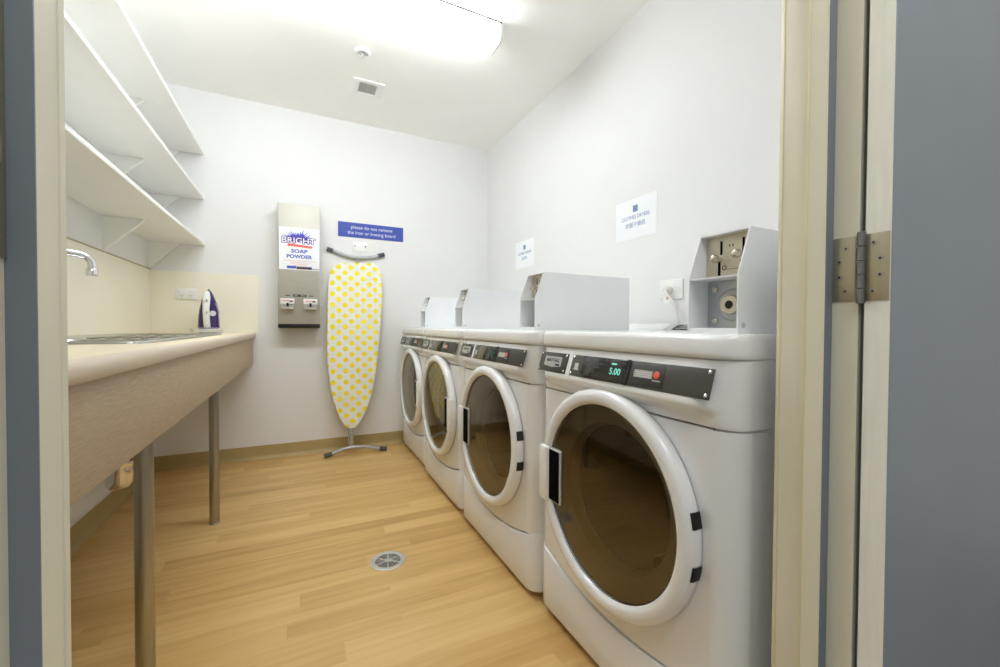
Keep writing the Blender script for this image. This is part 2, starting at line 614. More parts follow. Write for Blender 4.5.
# ------------------------------------------------------------------ wall shelves
for i, z in enumerate((1.485, 1.791, 2.089)):
    t = thing('wall_shelf', ['lowest white wall shelf, just above the cream splashback', 'middle white wall shelf of the three over the sink', 'topmost white wall shelf of the three over the sink'][i], 'shelf', (XL, 0, z), 'wall shelves over the sink')
    bm = B()
    box(bm, (0, YF + .02, 0), (.292, YB - .002, .018), I4, .0015)
    obj('board', bm, M['shelf'], t)
    for y in (3.335, 2.66, .85):
        bm = B()
        prism(bm, [(.0, -.001), (.157, -.001), (.160, -.006), (.0, -.175)], 'y', y, y + .016)
        o = obj('bracket', bm, M['shelf'], t)

# ------------------------------------------------------------------ counter
XF, YN = -.282, .46
S0, S1, SX0, SX1 = 1.40, 2.56, -.785, -.385     # hole for the sink
t = thing('counter', 'long laminate counter with a deep woodgrain front on steel legs', 'counter', (XL, YN, 0))
bm = B()
box(bm, (.006, 0, .862), (SX0 - XL, YB - YN - .006, .9))
box(bm, (SX0 - XL, 0, .862), (SX1 - XL, S0 - YN, .9))
box(bm, (SX0 - XL, S1 - YN, .862), (SX1 - XL, YB - YN - .006, .9))
prism(bm, [(SX1 - XL, .862), (XF - XL - .012, .862), (XF - XL - .004, .866), (XF - XL, .874), (XF - XL, .886), (XF - XL - .004, .895), (XF - XL - .012, .9), (SX1 - XL, .9)], 'y', 0, YB - YN - .001)
o = obj('worktop', bm, [M['top'], M['nosing']], t)
for p in o.data.polygons:
    if p.center.x > XF - XL - .02 and p.normal.z < .95:
        p.material_index = 1
bm = B()
box(bm, (-.32 - XL, .0, .686), (-.300 - XL, YB - YN - .001, .862), I4, .001)
obj('apron', bm, M['apron'], t)
for y in (2.352, 1.378, .62):
    bm = B()
    lathe(bm, [(.0208, 0.0), (.0208, .861)], frame((-.373 - XL, y - YN, 0), (1, 0, 0), (0, 1, 0), (0, 0, 1)), 24)
    o = obj('leg', bm, M['steel'], t)
    bm = B()
    lathe(bm, [(.0235, 0.0), (.0235, .003), (.021, .005)], frame((-.373 - XL, y - YN, 0), (1, 0, 0), (0, 1, 0), (0, 0, 1)), 24)
    obj('foot', bm, M['steel'], o)

# sink set into the counter
t = thing('sink', 'stainless steel inset sink with raised rim in the counter', 'sink', ((SX0 + SX1) / 2, (S0 + S1) / 2, .9))
hx, hy = (SX1 - SX0) / 2, (S1 - S0) / 2
def rr(hx, hy, r, z, cy=0.0, n=6):
    out = []
    for cx_, cy_, a in ((hx - r, hy - r, 0), (-hx + r, hy - r, 90), (-hx + r, -hy + r, 180), (hx - r, -hy + r, 270)):
        for k in range(n + 1):
            an = math.radians(a + 90 * k / n)
            out.append(Vector((cx_ + r * math.cos(an), cy + cy_ + r * math.sin(an), z)))
    return out
bm = B()
rings(bm, [rr(hx + .018, hy + .018, .05, .0004), rr(hx + .017, hy + .017, .05, .005), rr(hx + .012, hy + .012, .048, .008), rr(hx + .004, hy + .004, .045, .007), rr(hx - .006, hy - .006, .04, .002), rr(hx - .02, hy - .02, .035, -.001)], True)
obj('rim', bm, M['sink'], t)
bm = B()
bc = -.26
rings(bm, [rr(hx - .02, hy - .02, .035, -.001), rr(.165, .24, .06, -.003, bc), rr(.16, .235, .06, -.012, bc), rr(.15, .225, .06, -.15, bc), rr(.13, .2, .05, -.165, bc), rr(.03, .03, .02, -.17, bc)], True, (False, True))
obj('basin', bm, M['sink'], t)
bm = B()
for k in range(6):
    x = -.13 + k * .052
    box(bm, (x, .06, -.002), (x + .012, hy - .06, .002), I4, .001)
obj('drainer', bm, M['sink'], t)

# tap
t = thing('tap', 'chrome swan-neck sink tap with a down-turned spout', 'tap', (-.838, 1.60, .9))
bm = B()
lathe(bm, [(.024, 0), (.024, .006), (.019, .012), (.018, .10), (.014, .108)], I4, 24)
obj('body', bm, M['chrome'], t)
bm = B()
arc = [(0, 0, .10), (0, 0, .225), (.006, .002, .25), (.025, .008, .266), (.06, .02, .27)]
arc += [(.15, .085, .272), (.195, .118, .272)]
end = [(.222, .139, .268), (.236, .149, .253), (.239, .151, .236), (.239, .151, .227)]
tube(bm, smooth_path(arc + end, 6), .0105, 16)
o = obj('spout', bm, M['chrome'], t)
bm = B()
lathe(bm, [(.0135, .0), (.0145, .004), (.0145, .02), (.0125, .024)], Matrix.Translation((.239, .151, .205)), 20)
obj('aerator', bm, M['chrome'], o)
bm = B()
tube(bm, [(0, -.018, .07), (.01, -.05, .085), (.02, -.09, .09)], .006, 10)
obj('lever', bm, M['chrome'], t)

# bottle trap under the sink
t = thing('bottle_trap', 'chrome bottle trap hanging beneath the counter by the steel leg', 'plumbing trap', (-.6, 1.955, .348))
bm = B()
lathe(bm, [(.012, 0), (.028, .004), (.037, .014), (.040, .032), (.040, .082)], I4, 28)
obj('bowl', bm, M['chrome'], t)
bm = B()
lathe(bm, [(.044, .082), (.045, .086), (.045, .102), (.036, .108), (.03, .118), (.03, .14), (.019, .146), (.019, .36)], I4, 28)
obj('collar', bm, M['chrome'], t)
bm = B()
tube(bm, smooth_path([(0, .02, .125), (0, .06, .127), (-.02, .10, .127), (-.08, .12, .127), (-.266, .12, .127)], 5), .017, 14)
o = obj('outlet_pipe', bm, M['chrome'], t)
bm = B()
lathe(bm, [(.024, 0), (.024, .022)], frame((0, .042, .126), (1, 0, 0), (0, 0, 1), (0, 1, 0)), 8)
obj('nut', bm, M['chrome'], o)


# ------------------------------------------------------------------ wall plates and outlets
def outlet(name, label, cat, mtx, ww, hh, switched=True, group=None, th=.009):
    loc = mtx.translation.copy()
    t = thing(name, label, cat, loc, group)
    m = mtx.copy()
    m.translation = (0, 0, 0)
    bm = B(); box(bm, (-ww / 2, -hh / 2, 0), (ww / 2, hh / 2, th), m, th / 3); obj('plate', bm, M['whiteplastic'], t)
    if switched:
        for s in (-1, 1):
            bm = B(); box(bm, (s * ww * .27 - .008, hh * .2 - .006, .009), (s * ww * .27 + .008, hh * .2 + .006, .0125), m, .0015); obj('switch', bm, M['paper'], t)
            bm = B()
            c = s * ww * .2
            for du, dv, an in ((-.006, .002, 30), (.006, .002, -30), (0, -.008, 0)):
                box(bm, (-.001, -.0038, 0), (.001, .0038, .0096), m @ Matrix.Translation((c + du, -hh * .17 + dv, 0)) @ Matrix.Rotation(math.radians(an), 4, 'Z'))
            obj('socket', bm, M['panel'], t)
    return t, m
BW = lambda x, z, y=YB: frame((x, y, z), (1, 0, 0), (0, 0, 1), (0, -1, 0))
RW = lambda y, z: frame((XR, y, z), (0, -1, 0), (0, 0, 1), (-1, 0, 0))
outlet('power_outlet', 'white double power outlet on the cream splashback beside the iron', 'power outlet', BW(-.677, 1.156, YB - .006), .117, .072)

t, m_ = outlet('wall_plate', 'small white plate with two dark screws above the ironing board', 'wall plate', BW(.420, 1.566), .115, .075, False, None, .004)
for s in (-1, 1):
    bm = B()
    lathe(bm, [(.0055, .003), (.0055, .006), (.003, .007)], m_ @ Matrix.Translation((s * .038, .004, 0)), 14)
    obj('screw', bm, M['steel' if s < 0 else 'black'], t)

t, m_ = outlet('dryer_outlet', 'white power outlet on the right wall with a plug in it', 'power outlet', RW(1.322, 1.122), .125, .09, False)
bm = B(); box(bm, (.012, .018, .009), (.026, .032, .012), m_, .0015); obj('switch', bm, M['paper'], t)
t = thing('power_plug', 'white plug with a hanging cord, beside the left of the coin box by the doorway', 'plug', (XR - .01, 1.33, 1.118))
m_ = frame((0, 0, 0), (0, -1, 0), (0, 0, 1), (-1, 0, 0))
bm = B(); lathe(bm, [(.022, 0), (.024, .004), (.021, .022), (.012, .03)], m_, 20); obj('plug_body', bm, M['cord'], t)
bm = B(); tube(bm, smooth_path([(-.026, 0, -.004), (-.034, -.02, -.02), (-.028, -.045, -.06), (-.02, -.065, -.12), (-.008, -.07, -.2), (-.008, -.07, -.3)], 6), .0045, 10); obj('power_cord', bm, M['cord'], t)
bm = B(); box(bm, (-.012, -.062, .0335), (.026, -.032, .0342), m_ @ Matrix.Rotation(.3, 4, 'Z')); o = obj('tag', bm, M['paper'], t)
bm = B(); box(bm, (.004, -.048, .0342), (.02, -.034, .0345), m_ @ Matrix.Rotation(.3, 4, 'Z')); obj('tag_print', bm, M['fadedred'], o)

# ------------------------------------------------------------------ paper signs on the right wall
def paper_sign(y, z, label, word, cjk, sq, tilt):
    mt = RW(y, z)
    t = thing('paper_sign', label, 'sign', mt.translation.copy(), 'paper signs on the right wall')
    m = mt.copy()
    m.translation = (0, 0, 0)
    m = m @ Matrix.Rotation(tilt, 4, 'Z')
    bm = B(); box(bm, (-.139, -.101, .0004), (.139, .101, .0016), m, .0005, 1); obj('sheet', bm, M['paper'], t)
    bm = B(); box(bm, (-.016, .034, .0016), (.016, .066, .0022), m); lg = obj('logo', bm, M['bluesq'], t)
    bm = B()
    for a, b_ in (((-.009, .053, .0022), (-.003, .06, .0026)), ((.002, .052, .0022), (.01, .06, .0026)), ((-.01, .039, .0022), (-.001, .046, .0026)), ((.003, .04, .0022), (.009, .047, .0026))):
        box(bm, a, b_, m)
    obj('logo_detail', bm, M['blueink'], lg)
    text('lettering', word, .026, m @ Matrix.Translation((0, .008, .0017)), M['blueink'], t, sx=sq, bold=.0004)
    text('character_line', cjk, .027, m @ Matrix.Translation((0, -.031, .0017)), M['blueink'], t, sx=1.0, bold=.0003)
paper_sign(1.552, 1.496, 'white paper sign on the right wall reading CLOTHES DRYERS', 'CLOTHES DRYERS', '衣服干燥机', .9, 0)
paper_sign(2.678, 1.495, 'white paper sign on the right wall above the washers', 'CLOTHES WASHERS', '洗衣机', .85, 0)

# ------------------------------------------------------------------ blue sign on the back wall
mt = BW(.506, 1.692)
t = thing('blue_sign', 'blue wall sign reading please do not remove the iron or ironing board', 'sign', mt.translation.copy())
m_ = mt.copy(); m_.translation = (0, 0, 0)
bm = B(); box(bm, (-.247, -.0565, .0003), (.247, .0565, .005), m_, .0008, 1); obj('panel', bm, M['bluesign'], t)
text('lettering', 'please do not remove', .0375, m_ @ Matrix.Translation((0.003, .021, .0052)), M['whiteink'], t, sx=.95)
text('lettering', 'the iron or ironing board', .0375, m_ @ Matrix.Translation((0.003, -.021, .0052)), M['whiteink'], t, sx=.95)

# ------------------------------------------------------------------ soap powder dispenser
mt = BW(-.006, .934)
DD = .12
t = thing('soap_dispenser', 'tall stainless soap powder vending box on the back wall', 'vending machine', mt.translation.copy())
m_ = mt.copy(); m_.translation = (0, 0, 0)
bm = B(); box(bm, (-.134, .028, .0), (.134, .872, DD), m_, .003); obj('cabinet', bm, M['dispsteel'], t)
bm = B(); box(bm, (-.134, 0, .0), (.134, .028, DD + .003), m_, .002); obj('bottom_strip', bm, M['black'], t)
bm = B(); box(bm, (-.127, .41, DD), (.131, .708, DD + .0012), m_); lab = obj('label', bm, M['paper'], t)
W0 = DD + .0013
# starburst of the logo
bm = B()
cx, cy = -.005, .615
rs = random.Random(11)
pts = []
n = 22
for k in range(n * 2):
    a = math.radians(8 + 164 * k / (2 * n - 1))
    r_ = (rs.uniform(.075, .108) if k % 2 else rs.uniform(.05, .066))
    pts.append((cx + r_ * 1.15 * math.cos(a), cy - .004 + r_ * .85 * math.sin(a)))
pts = [(cx + .09, cy - .012)] + pts + [(cx - .09, cy - .012)]
vs = [bm.verts.new(m_ @ Vector((x, y, W0))) for x, y in pts]
cv = bm.verts.new(m_ @ Vector((cx, cy - .012, W0)))
for a, b_ in zip(vs, vs[1:]):
    bm.faces.new([cv, a, b_])
obj('starburst', bm, M['logoblue'], lab)
text('lettering', 'BRIGHT', .055, m_ @ Matrix.Translation((cx, cy, W0 + .0002)), M['logopurple'], lab, sx=1.12, bold=.0045)
text('lettering', 'BRIGHT', .055, m_ @ Matrix.Translation((cx, cy, W0 + .0009)), M['paper'], lab, sx=1.12, bold=.0006)
bm = B(); prism(bm, [(-.075, .576), (.078, .567), (.086, .583), (-.07, .592)], 'z', W0, W0 + .0006, m_); obj('red_band', bm, M['logored'], lab)
bm = B()
for k in range(9):
    x = -.058 + k * .0155
    box(bm, (x, .5765 - k * .0006, W0 + .0006), (x + .010, .5835 - k * .0006, W0 + .0009), m_)
obj('band_marks', bm, M['fadedred'], lab)
text('lettering', 'SOAP', .034, m_ @ Matrix.Translation((.0, .541, W0)), M['inkblue'], lab, sx=1.25, bold=.0012)
text('lettering', 'POWDER', .034, m_ @ Matrix.Translation((.0, .503, W0)), M['inkblue'], lab, sx=1.12, bold=.0012)
bm = B()
for k, (a, b_) in enumerate(((-.1, .11), (-.06, .07), (-.055, .06), (-.04, .05))):
    box(bm, (a, .472 - k * .011, W0), (b_, .4745 - k * .011, W0 + .0004), m_)
obj('small_print', bm, M['fadedred'], lab)
bm = B(); box(bm, (-.078, .419, W0), (-.02, .437, W0 + .0004), m_); obj('blue_print', bm, M['inkblue'], lab)
bm = B(); box(bm, (-.018, .416, W0), (.05, .434, W0 + .001), m_); box(bm, (.05, .418, W0), (.131, .422, W0 + .001), m_); obj('dark_film', bm, M['brown'], lab)
bm = B(); box(bm, (.05, .416, W0), (.08, .434, W0 + .0012), m_); obj('blue_film', bm, M['badgeblue'], lab)
bm = B(); box(bm, (-.04, .221, DD), (.044, .236, DD + .001), m_); o = obj('instruction_strip', bm, M['black'], t)
bm = B()
for a, b_ in ((-.032, -.008), (.006, .036)):
    box(bm, (a, .225, DD + .001), (b_, .232, DD + .0014), m_)
obj('strip_print', bm, M['greylabel'], o)
for a, b_ in ((-.088, -.06), (.062, .09)):
    bm = B()
    box(bm, (a, .2255, DD), (b_, .2315, DD + .0008), m_)
    obj('arrow_mark', bm, M['panel'], t)
for s, x in ((-1, -.075), (1, .07)):
    bm = B()
    box(bm, (x - .046, .135, DD), (x + .046, .208, DD + .018), m_, .003)
    h_ = obj('coin_mechanism', bm, M['badge'], t)
    bm = B(); box(bm, (x - .044, .168, DD + .018), (x + .044, .204, DD + .024), m_, .001); obj('slide_cover', bm, M['whiteplastic'], h_)
    bm = B(); box(bm, (x - .034, .186, DD + .024), (x + .032, .194, DD + .0245), m_); obj('price_print', bm, M['fadedred'], h_)
    bm = B(); box(bm, (x + .014, .182, DD + .024), (x + .034, .19, DD + .0255), m_); obj('coin_mark', bm, M['black'], h_)
    bm = B(); box(bm, (x - .006, .150, DD + .018), (x + .008, .176, DD + .026), m_, .002); obj('coin_slot', bm, M['black'], h_)
    bm = B(); box(bm, (x - .038, .128, DD), (x + .038, .14, DD + .03), m_, .003); obj('tray_lip', bm, M['hinge'], h_)

# ------------------------------------------------------------------ ironing board leaning upside down on the back wall
t = thing('ironing_board', 'ironing board in a yellow polka dot cover leaning on the back wall', 'ironing board', (.365, 3.17, 0))
LP = lambda x, z, off=0.0: Vector((x - .365, .1 * z + off, z))
outl = [(.243, 1.423), (.215, 1.395), (.196, 1.352), (.184, 1.25), (.180, 1.141), (.176, .92), (.174, .729), (.182, .61), (.197, .496), (.218, .392), (.246, .298), (.268, .25), (.293, .214), (.312, .197), (.334, .189), (.358, .193), (.381, .206), (.415, .252), (.448, .317), (.479, .40), (.504, .501), (.528, .65), (.546, .804), (.562, .97), (.574, 1.139), (.577, 1.23), (.573, 1.312), (.563, 1.38), (.548, 1.42), (.518, 1.441), (.38, 1.434)]
cxm, czm = .375, .85
def ol(s, off):
    k = 1 - s / .2
    k2 = 1 - s / .62
    return [LP(cxm + (x - cxm) * k, czm + (z - czm) * k2, off) for x, z in outl]
bm = B()
rings(bm, [ol(.006, .030), ol(.0, .022), ol(.0, .008), ol(.003, .002), ol(.012, 0.0), ol(.05, -.001)], True, (True, True))
obj('cover', bm, M['dots'], t)
bm = B()
tube(bm, smooth_path([LP(x, z, .02) for x, z in ((.195, 1.524), (.221, 1.517), (.305, 1.489), (.399, 1.477), (.496, 1.488), (.549, 1.502), (.585, 1.514))], 5), .0135, 14)
o = obj('top_rail', bm, M['boardgrey'], t)
for a, b_ in (((.18, 1.530), (.222, 1.517)), ((.6, 1.520), (.552, 1.5035))):
    bm = B(); tube(bm, [LP(*a, .02), LP(*b_, .02)], .0165, 14); obj('end_cap', bm, M['capgrey'], o)
bm = B()
tube(bm, [LP(.399, 1.472, .022), LP(.394, 1.39, .03)], .009, 10)
obj('rail_stem', bm, M['boardgrey'], t)
bm = B()
box(bm, (-.012, 0, -.008), (.012, .38, .008), frame(LP(.340, .045, .010), (1, 0, 0), (-.006, .0995, .995), (0, -.995, .0995)), .003)
obj('leg_strut', bm, M['boardgrey'], t)
bm = B()
tube(bm, [LP(.328, .30, .055), LP(.322, .10, .05), LP(.330, .05, .02)], .004, 8)
obj('brace_wire', bm, M['silver'], t)
bm = B()
tube(bm, smooth_path([LP(x, z, 0) for x, z in ((.175, .015), (.205, .026), (.27, .046), (.339, .055), (.431, .048), (.525, .026), (.565, .016))], 5), .0125, 14)
o = obj('foot_bar', bm, M['boardgrey'], t)
for a, b_ in (((.15, .016), (.203, .0255)), ((.588, .016), (.535, .0235))):
    bm = B(); tube(bm, [LP(*a, 0), LP(*b_, 0)], .0158, 14); obj('foot_cap', bm, M['capgrey'], o)

# ------------------------------------------------------------------ steam iron standing on its heel
t = thing('steam_iron', 'purple and white steam iron standing on the end of the counter', 'iron', (-.53, 3.19, .9006))
im = Matrix.Rotation(math.radians(8), 4, 'Z')
# outline of the sole, heel down, in x/z
def sole(s, y, zb=.03, zt=.286):
    out = []
    hw = .058 * s
    L_ = (zt - zb)
    for k in range(13):
        q = k / 12
        wv = hw * (1 - q ** 2.3) ** .75 if q < 1 else 0
        out.append((wv, zb + L_ * q * (.6 + .4 * s)))
    pts = [(x, z) for x, z in out] + [(-x, z) for x, z in out[::-1][1:]]
    return [im @ Vector((x, y, z)) for x, z in pts]
bm = B()
rings(bm, [sole(1.0, .028), sole(1.0, .022), sole(.97, .02)], True, (True, True)); obj('soleplate', bm, M['sink'], t)
bm = B()
rings(bm, [sole(.98, .0205), sole(1.0, .012), sole(.96, -.004), sole(.8, -.02), sole(.55, -.03)], True, (True, True)); obj('water_tank', bm, M['purple'], t)
bm = B()
rings(bm, [[im @ Vector((x + .03, y, z)) for x, y, z in ((-.002, -.018, .05), (.022, -.004, .05), (.0235, -.002, .14), (.012, -.004, .20), (.0, -.018, .18))],
           [im @ Vector((x + .03, y, z)) for x, y, z in ((-.002, -.021, .05), (.024, -.007, .05), (.0255, -.005, .14), (.013, -.007, .20), (.0, -.021, .18))]], True, (True, True))
obj('tank_window', bm, M['lilac'], t)
bm = B()
tube(bm, smooth_path([im @ Vector(p) for p in ((-.008, -.026, .262), (-.009, -.04, .235), (-.011, -.062, .19), (-.012, -.07, .14), (-.010, -.066, .09), (-.008, -.05, .05), (-.006, -.03, .03))], 5), [.012, .0135, .015, .0165, .018, .019, .0195, .020, .020, .020, .020, .0195, .019, .0185, .018, .018, .018, .018, .018, .018, .018, .018, .018, .018, .018, .018, .018, .018, .018, .018, .018], 14)
h_ = obj('handle', bm, M['whiteplastic'], t)
for a, b_, hh in ((-.016, 0.0, .195), (-.014, -.002, .12)):
    bm = B()
    box(bm, (a + .002, -.094 if hh < .15 else -.086, hh), (b_ - .003, -.08 if hh < .15 else -.07, hh + .018), im, .003)
    obj('steam_button', bm, M['greylabel'], h_)
bm = B(); lathe(bm, [(.017, 0), (.018, .004), (.016, .012)], frame(im @ Vector((.022, -.03, .125)), (1, 0, 0), (0, 0, 1), (0, -1, 0)), 20); obj('dial', bm, M['whiteplastic'], t)
bm = B()
rings(bm, [[im @ Vector((sx * x, y, z)) for sx, x, y in ((1, .05, .03), (1, .05, -.03), (1, .028, -.06), (-1, .028, -.06), (-1, .05, -.03), (-1, .05, .03))] for z in (.0, .036)], True, (True, True))
obj('heel', bm, M['lilac'], t)
bm = B()
cp = []
for k in range(64):
    a = k * .31
    cp.append(Vector((.002 + (.068 + .005 * math.sin(k * 1.3)) * math.cos(a), -.012 + (.078 + .004 * math.cos(k)) * math.sin(a), .0052 + .024 * (k / 63) * (0.75 + 0.25 * math.sin(a * .7)))))
cp += [Vector((.05, .06, .02)), Vector((.0, .075, .008)), Vector((-.06, .05, .006)), Vector((-.085, .02, .01)), Vector((-.098, .006, .026))]
tube(bm, smooth_path(cp, 2), .0045, 8)
obj('power_cord', bm, M['cord'], t)

# ------------------------------------------------------------------ floor drain
t = thing('floor_drain', 'round steel floor drain grate set in the timber look floor', 'drain', (.316, 1.672, 0))
bm = B()
lathe(bm, [(.070, .0002), (.070, .002), (.066, .0036), (.054, .0036), (.050, .0022), (.050, .0004)], I4, 48, (False, False)); obj('flange', bm, M['drainsteel'], t)
bm = B(); lathe(bm, [(.050, .0006), (.02, .0005)], I4, 32); obj('well', bm, M['slotblack'], t)
bm = B()
for k in range(6):
    m6 = Matrix.Rotation(math.radians(20 + 60 * k), 4, 'Z')
    box(bm, (.004, -.0028, .0008), (.0515, .0028, .0034), m6)
    m7 = Matrix.Rotation(math.radians(50 + 60 * k), 4, 'Z')
    for j in range(-2, 3):
        y = j * .0098
        x0 = abs(y) * 1.75 + .004
        x1 = math.sqrt(.0505 ** 2 - y * y)
        if x1 > x0:
            box(bm, (x0, y - .0016, .0008), (x1, y + .0016, .003), m7)
lathe(bm, [(.009, .0008), (.009, .0036), (.004, .0038)], I4, 16)
obj('grate', bm, M['drainsteel'], t)

# ------------------------------------------------------------------ washers and dryers
W, ZT = .70, .938
HW = W / 2
DEP = .745
RC = .05
def outline(off=0.0, n=7, back=DEP, hw=HW - .002):
    """front (x=0) with rounded vertical corners, from the +y back corner round the front to the -y back corner"""
    pts = []
    for k in range(n + 1):
        a = PI / 2 * k / n
        pts.append((RC - RC * math.sin(a), hw - RC + RC * math.cos(a)))
    f = [(x - off * (1 if i == n else math.sin(PI / 2 * i / n)), y + off * .4 * math.cos(PI / 2 * i / n)) for i, (x, y) in enumerate(pts)]
    mir = [(x, -y) for x, y in f[::-1]]
    mid = [(-off, y) for y in [f[-1][1] + (mir[0][1] - f[-1][1]) * k / 12 for k in range(1, 12)]]
    return [(back, hw)] + f + mid + mir + [(back, -hw)]


def kick_z(y):
    return .172 + .062 * (abs(y) / .34) ** 2.0 if abs(y) < .34 else .234


def machine(name, label, cat, group, handle_side, lit, X, yc):
    t = thing(name, label, cat, (X, yc, 0), group)
    # shell: sides, back and underside, the front left open behind the panels
    bm = B()
    o_ = outline(-.012)
    cut = [i for i, p in enumerate(o_) if abs(p[1]) >= HW - RC - .012]
    left = [o_[i] for i in cut if o_[i][1] > 0]
    right = [o_[i] for i in cut if o_[i][1] < 0]
    ring_ = right + left
    rings(bm, [[Vector((x, y, z)) for x, y in ring_] for z in (.022, .9)], False)
    bm.faces.new([bm.verts.new(Vector((x, y, .022))) for x, y in o_])
    obj('cabinet', bm, M['enamel'], t)
    for fx in (.07, DEP - .07):
        for fy in (-.28, .28):
            bm = B()
            lathe(bm, [(.02, 0), (.022, .004), (.018, .024)], Matrix.Translation((fx, fy, 0)), 14)
            obj('foot', bm, M['rubber'], t)
    # front panel with the round door opening
    bm = B()
    yw, ztop = HW - RC - .002, .748
    cz, rh = .504, .245
    angs = sorted(set([i * 2 * PI / 120 for i in range(120)]))
    inner, outer = [], []
    cor = [math.atan2(ztop - cz, yw), math.atan2(ztop - cz, -yw), math.atan2(kick_z(yw) - cz, -yw) % (2 * PI), math.atan2(kick_z(yw) - cz, yw) % (2 * PI)]
    for c_ in cor:
        k = min(range(len(angs)), key=lambda i: abs(angs[i] - c_))
        angs[k] = c_
    for a in angs:
        ca, sa = math.cos(a), math.sin(a)
        tmax = 9
        if abs(ca) > 1e-6:
            tmax = min(tmax, yw / abs(ca))
        if sa > 1e-6:
            tmax = min(tmax, (ztop - cz) / sa)
        if sa < -1e-6:
            tt = .2
            for _ in range(60):
                tt = (kick_z(ca * tt) + .004 - cz) / sa
            tmax = min(tmax, tt)
        inner.append((rh * ca, cz + rh * sa))
        outer.append((tmax * ca, cz + tmax * sa))
    rings(bm, [[Vector((.012, y, z)) for y, z in inner], [Vector((0, y, z)) for y, z in inner], [Vector((0, y, z)) for y, z in outer], [Vector((.012, y, z)) for y, z in outer]], True)
    # rounded corner strips
    for s in (1, -1):
        cs = [(RC - RC * math.sin(PI / 2 * k / 8), s * (HW - .002 - RC + RC * math.cos(PI / 2 * k / 8))) for k in range(9)]
        rings(bm, [[Vector((x, y, z)) for x, y in cs] for z in (kick_z(yw) + .004, ztop)], False)
    bmesh.ops.remove_doubles(bm, verts=bm.verts[:], dist=.0025)
    obj('front_panel', bm, M['enamel'], t, 50)
    # kick panel with its smile-shaped upper edge
    bm = B()
    o_ = [p for p in outline(.004)][1:-1]
    rings(bm, [[Vector((x + .012, y, kick_z(y) - .002)) for x, y in o_], [Vector((x + .002, y, kick_z(y) - .003)) for x, y in o_], [Vector((x, y, kick_z(y) - .006)) for x, y in o_],
               [Vector((x, y, .034)) for x, y in o_], [Vector((x + .003, y, .026)) for x, y in o_], [Vector((x + .016, y, .022)) for x, y in o_]], False)
    obj('kick_panel', bm, M['enamel'], t, 50)
    # console
    def lip(y):
        e = min(1, max(0, (HW - .03 - abs(y)) / .05))
        return e * e * (3 - 2 * e)
    prof = [(.012, .752), (.002, .752), (.0, .757), (.0, .768), (-.007, .776), (-.020, .784), (-.027, .791), (-.0285, .799), (-.026, .808), (-.004, .878), (.0, .886), (.006, .888)]
    base = outline(0.0, 10)
    idx = range(1, len(base) - 1)
    # resample the front run finely near its ends
    run = [base[i] for i in idx]
    dense = []
    for a, b_ in zip(run, run[1:]):
        n_ = 3 if abs(a[0]) < 1e-6 and abs(b_[0]) < 1e-6 else 1
        for k in range(n_):
            dense.append((a[0] + (b_[0] - a[0]) * k / n_, a[1] + (b_[1] - a[1]) * k / n_))
    dense.append(run[-1])
    back0, back1 = base[0], base[-1]
    loops = []
    for dx, z in prof:
        lp = [Vector((back0[0], back0[1], z))]
        for x, y in dense:
            lp.append(Vector((x + (dx * lip(y) if dx < 0 else dx), y, z)))
        lp.append(Vector((back1[0], back1[1], z)))
        loops.append(lp)
    bm = B()
    rings(bm, loops, False)
    con = obj('console', bm, M['enamel'], t, 40)
    # worktop slab
    bm = B()
    loops = []
    for off, z in ((-.004, .889), (.006, .889), (.010, .893), (.011, .90), (.011, .924), (.008, .932), (.002, .937), (-.008, ZT)):
        loops.append([Vector((x, y, z)) for x, y in outline(off, 7, DEP + .004)])
    rings(bm, loops, True, (True, True))
    # raised ledge along the back
    prism(bm, [(.60, ZT - .002), (.655, .964), (.665, .968), (.738, .968), (.742, ZT - .002)], 'y', -HW + .012, HW - .012)
    obj('worktop', bm, M['enamel'], t, 40)
    # console face frame: u to the viewer's right, v up the slope
    v_ = Vector((.0225, 0, .074)).normalized()
    cm = frame((-.0253, 0, .808), (0, -1, 0), tuple(v_), (-v_.z, 0, v_.x))
    bm = B(); box(bm, (-.318, .002, .0), (-.168, .064, .0025), cm, .0006); npl = obj('nameplate', bm, M['plate'], con)
    for u_, q in ((-.31, .057), (-.176, .057), (-.31, .009), (-.176, .009)):
        bm = B()
        lathe(bm, [(.0042, .002), (.0042, .0042), (.0025, .0052)], cm @ Matrix.Translation((u_, q, 0)), 10)
        obj('screw', bm, M['chrome'], con)
    for u_, q in ((-.138, .057), (-.138, .009), (.302, .057), (.302, .009)):
        bm = B()
        lathe(bm, [(.0045, .002), (.0045, .0042), (.0025, .0055)], cm @ Matrix.Translation((u_, q, 0)), 10)
        obj('screw', bm, M['chrome'], con)
    bm = B(); prism(bm, [(-.288, .022), (-.243, .017), (-.197, .022), (-.197, .051), (-.288, .051)], 'z', .0025, .0036, cm); obj('badge', bm, M['badge'], con)
    text('lettering', 'MAYTAG', .0145, cm @ Matrix.Translation((-.2425, .0385, .0037)), M['panel'], con, sx=1.18, bold=.0003)
    bm = B(); box(bm, (-.226, .0225, .0036), (-.204, .0285, .0039), cm); obj('badge_corner', bm, M['badgeblue'], con)
    bm = B(); box(bm, (-.146, .002, 0), (.31, .064, .0025), cm, .0006); obj('control_panel', bm, M['plate'], con)
    bm = B(); box(bm, (-.092, .003, .0025), (.078, .063, .0052), cm, .0012); obj('display', bm, M['gloss'], con)
    bm = B(); box(bm, (.079, .001, .0025), (.089, .065, .0045), cm); obj('panel_gap', bm, M['black'], con)
    bm = B(); box(bm, (-.128, .024, .0025), (-.112, .040, .0031), cm); box(bm, (-.132, .020, .0025), (-.108, .024, .0031), cm); obj('lock_icon', bm, M['bezel'], con)
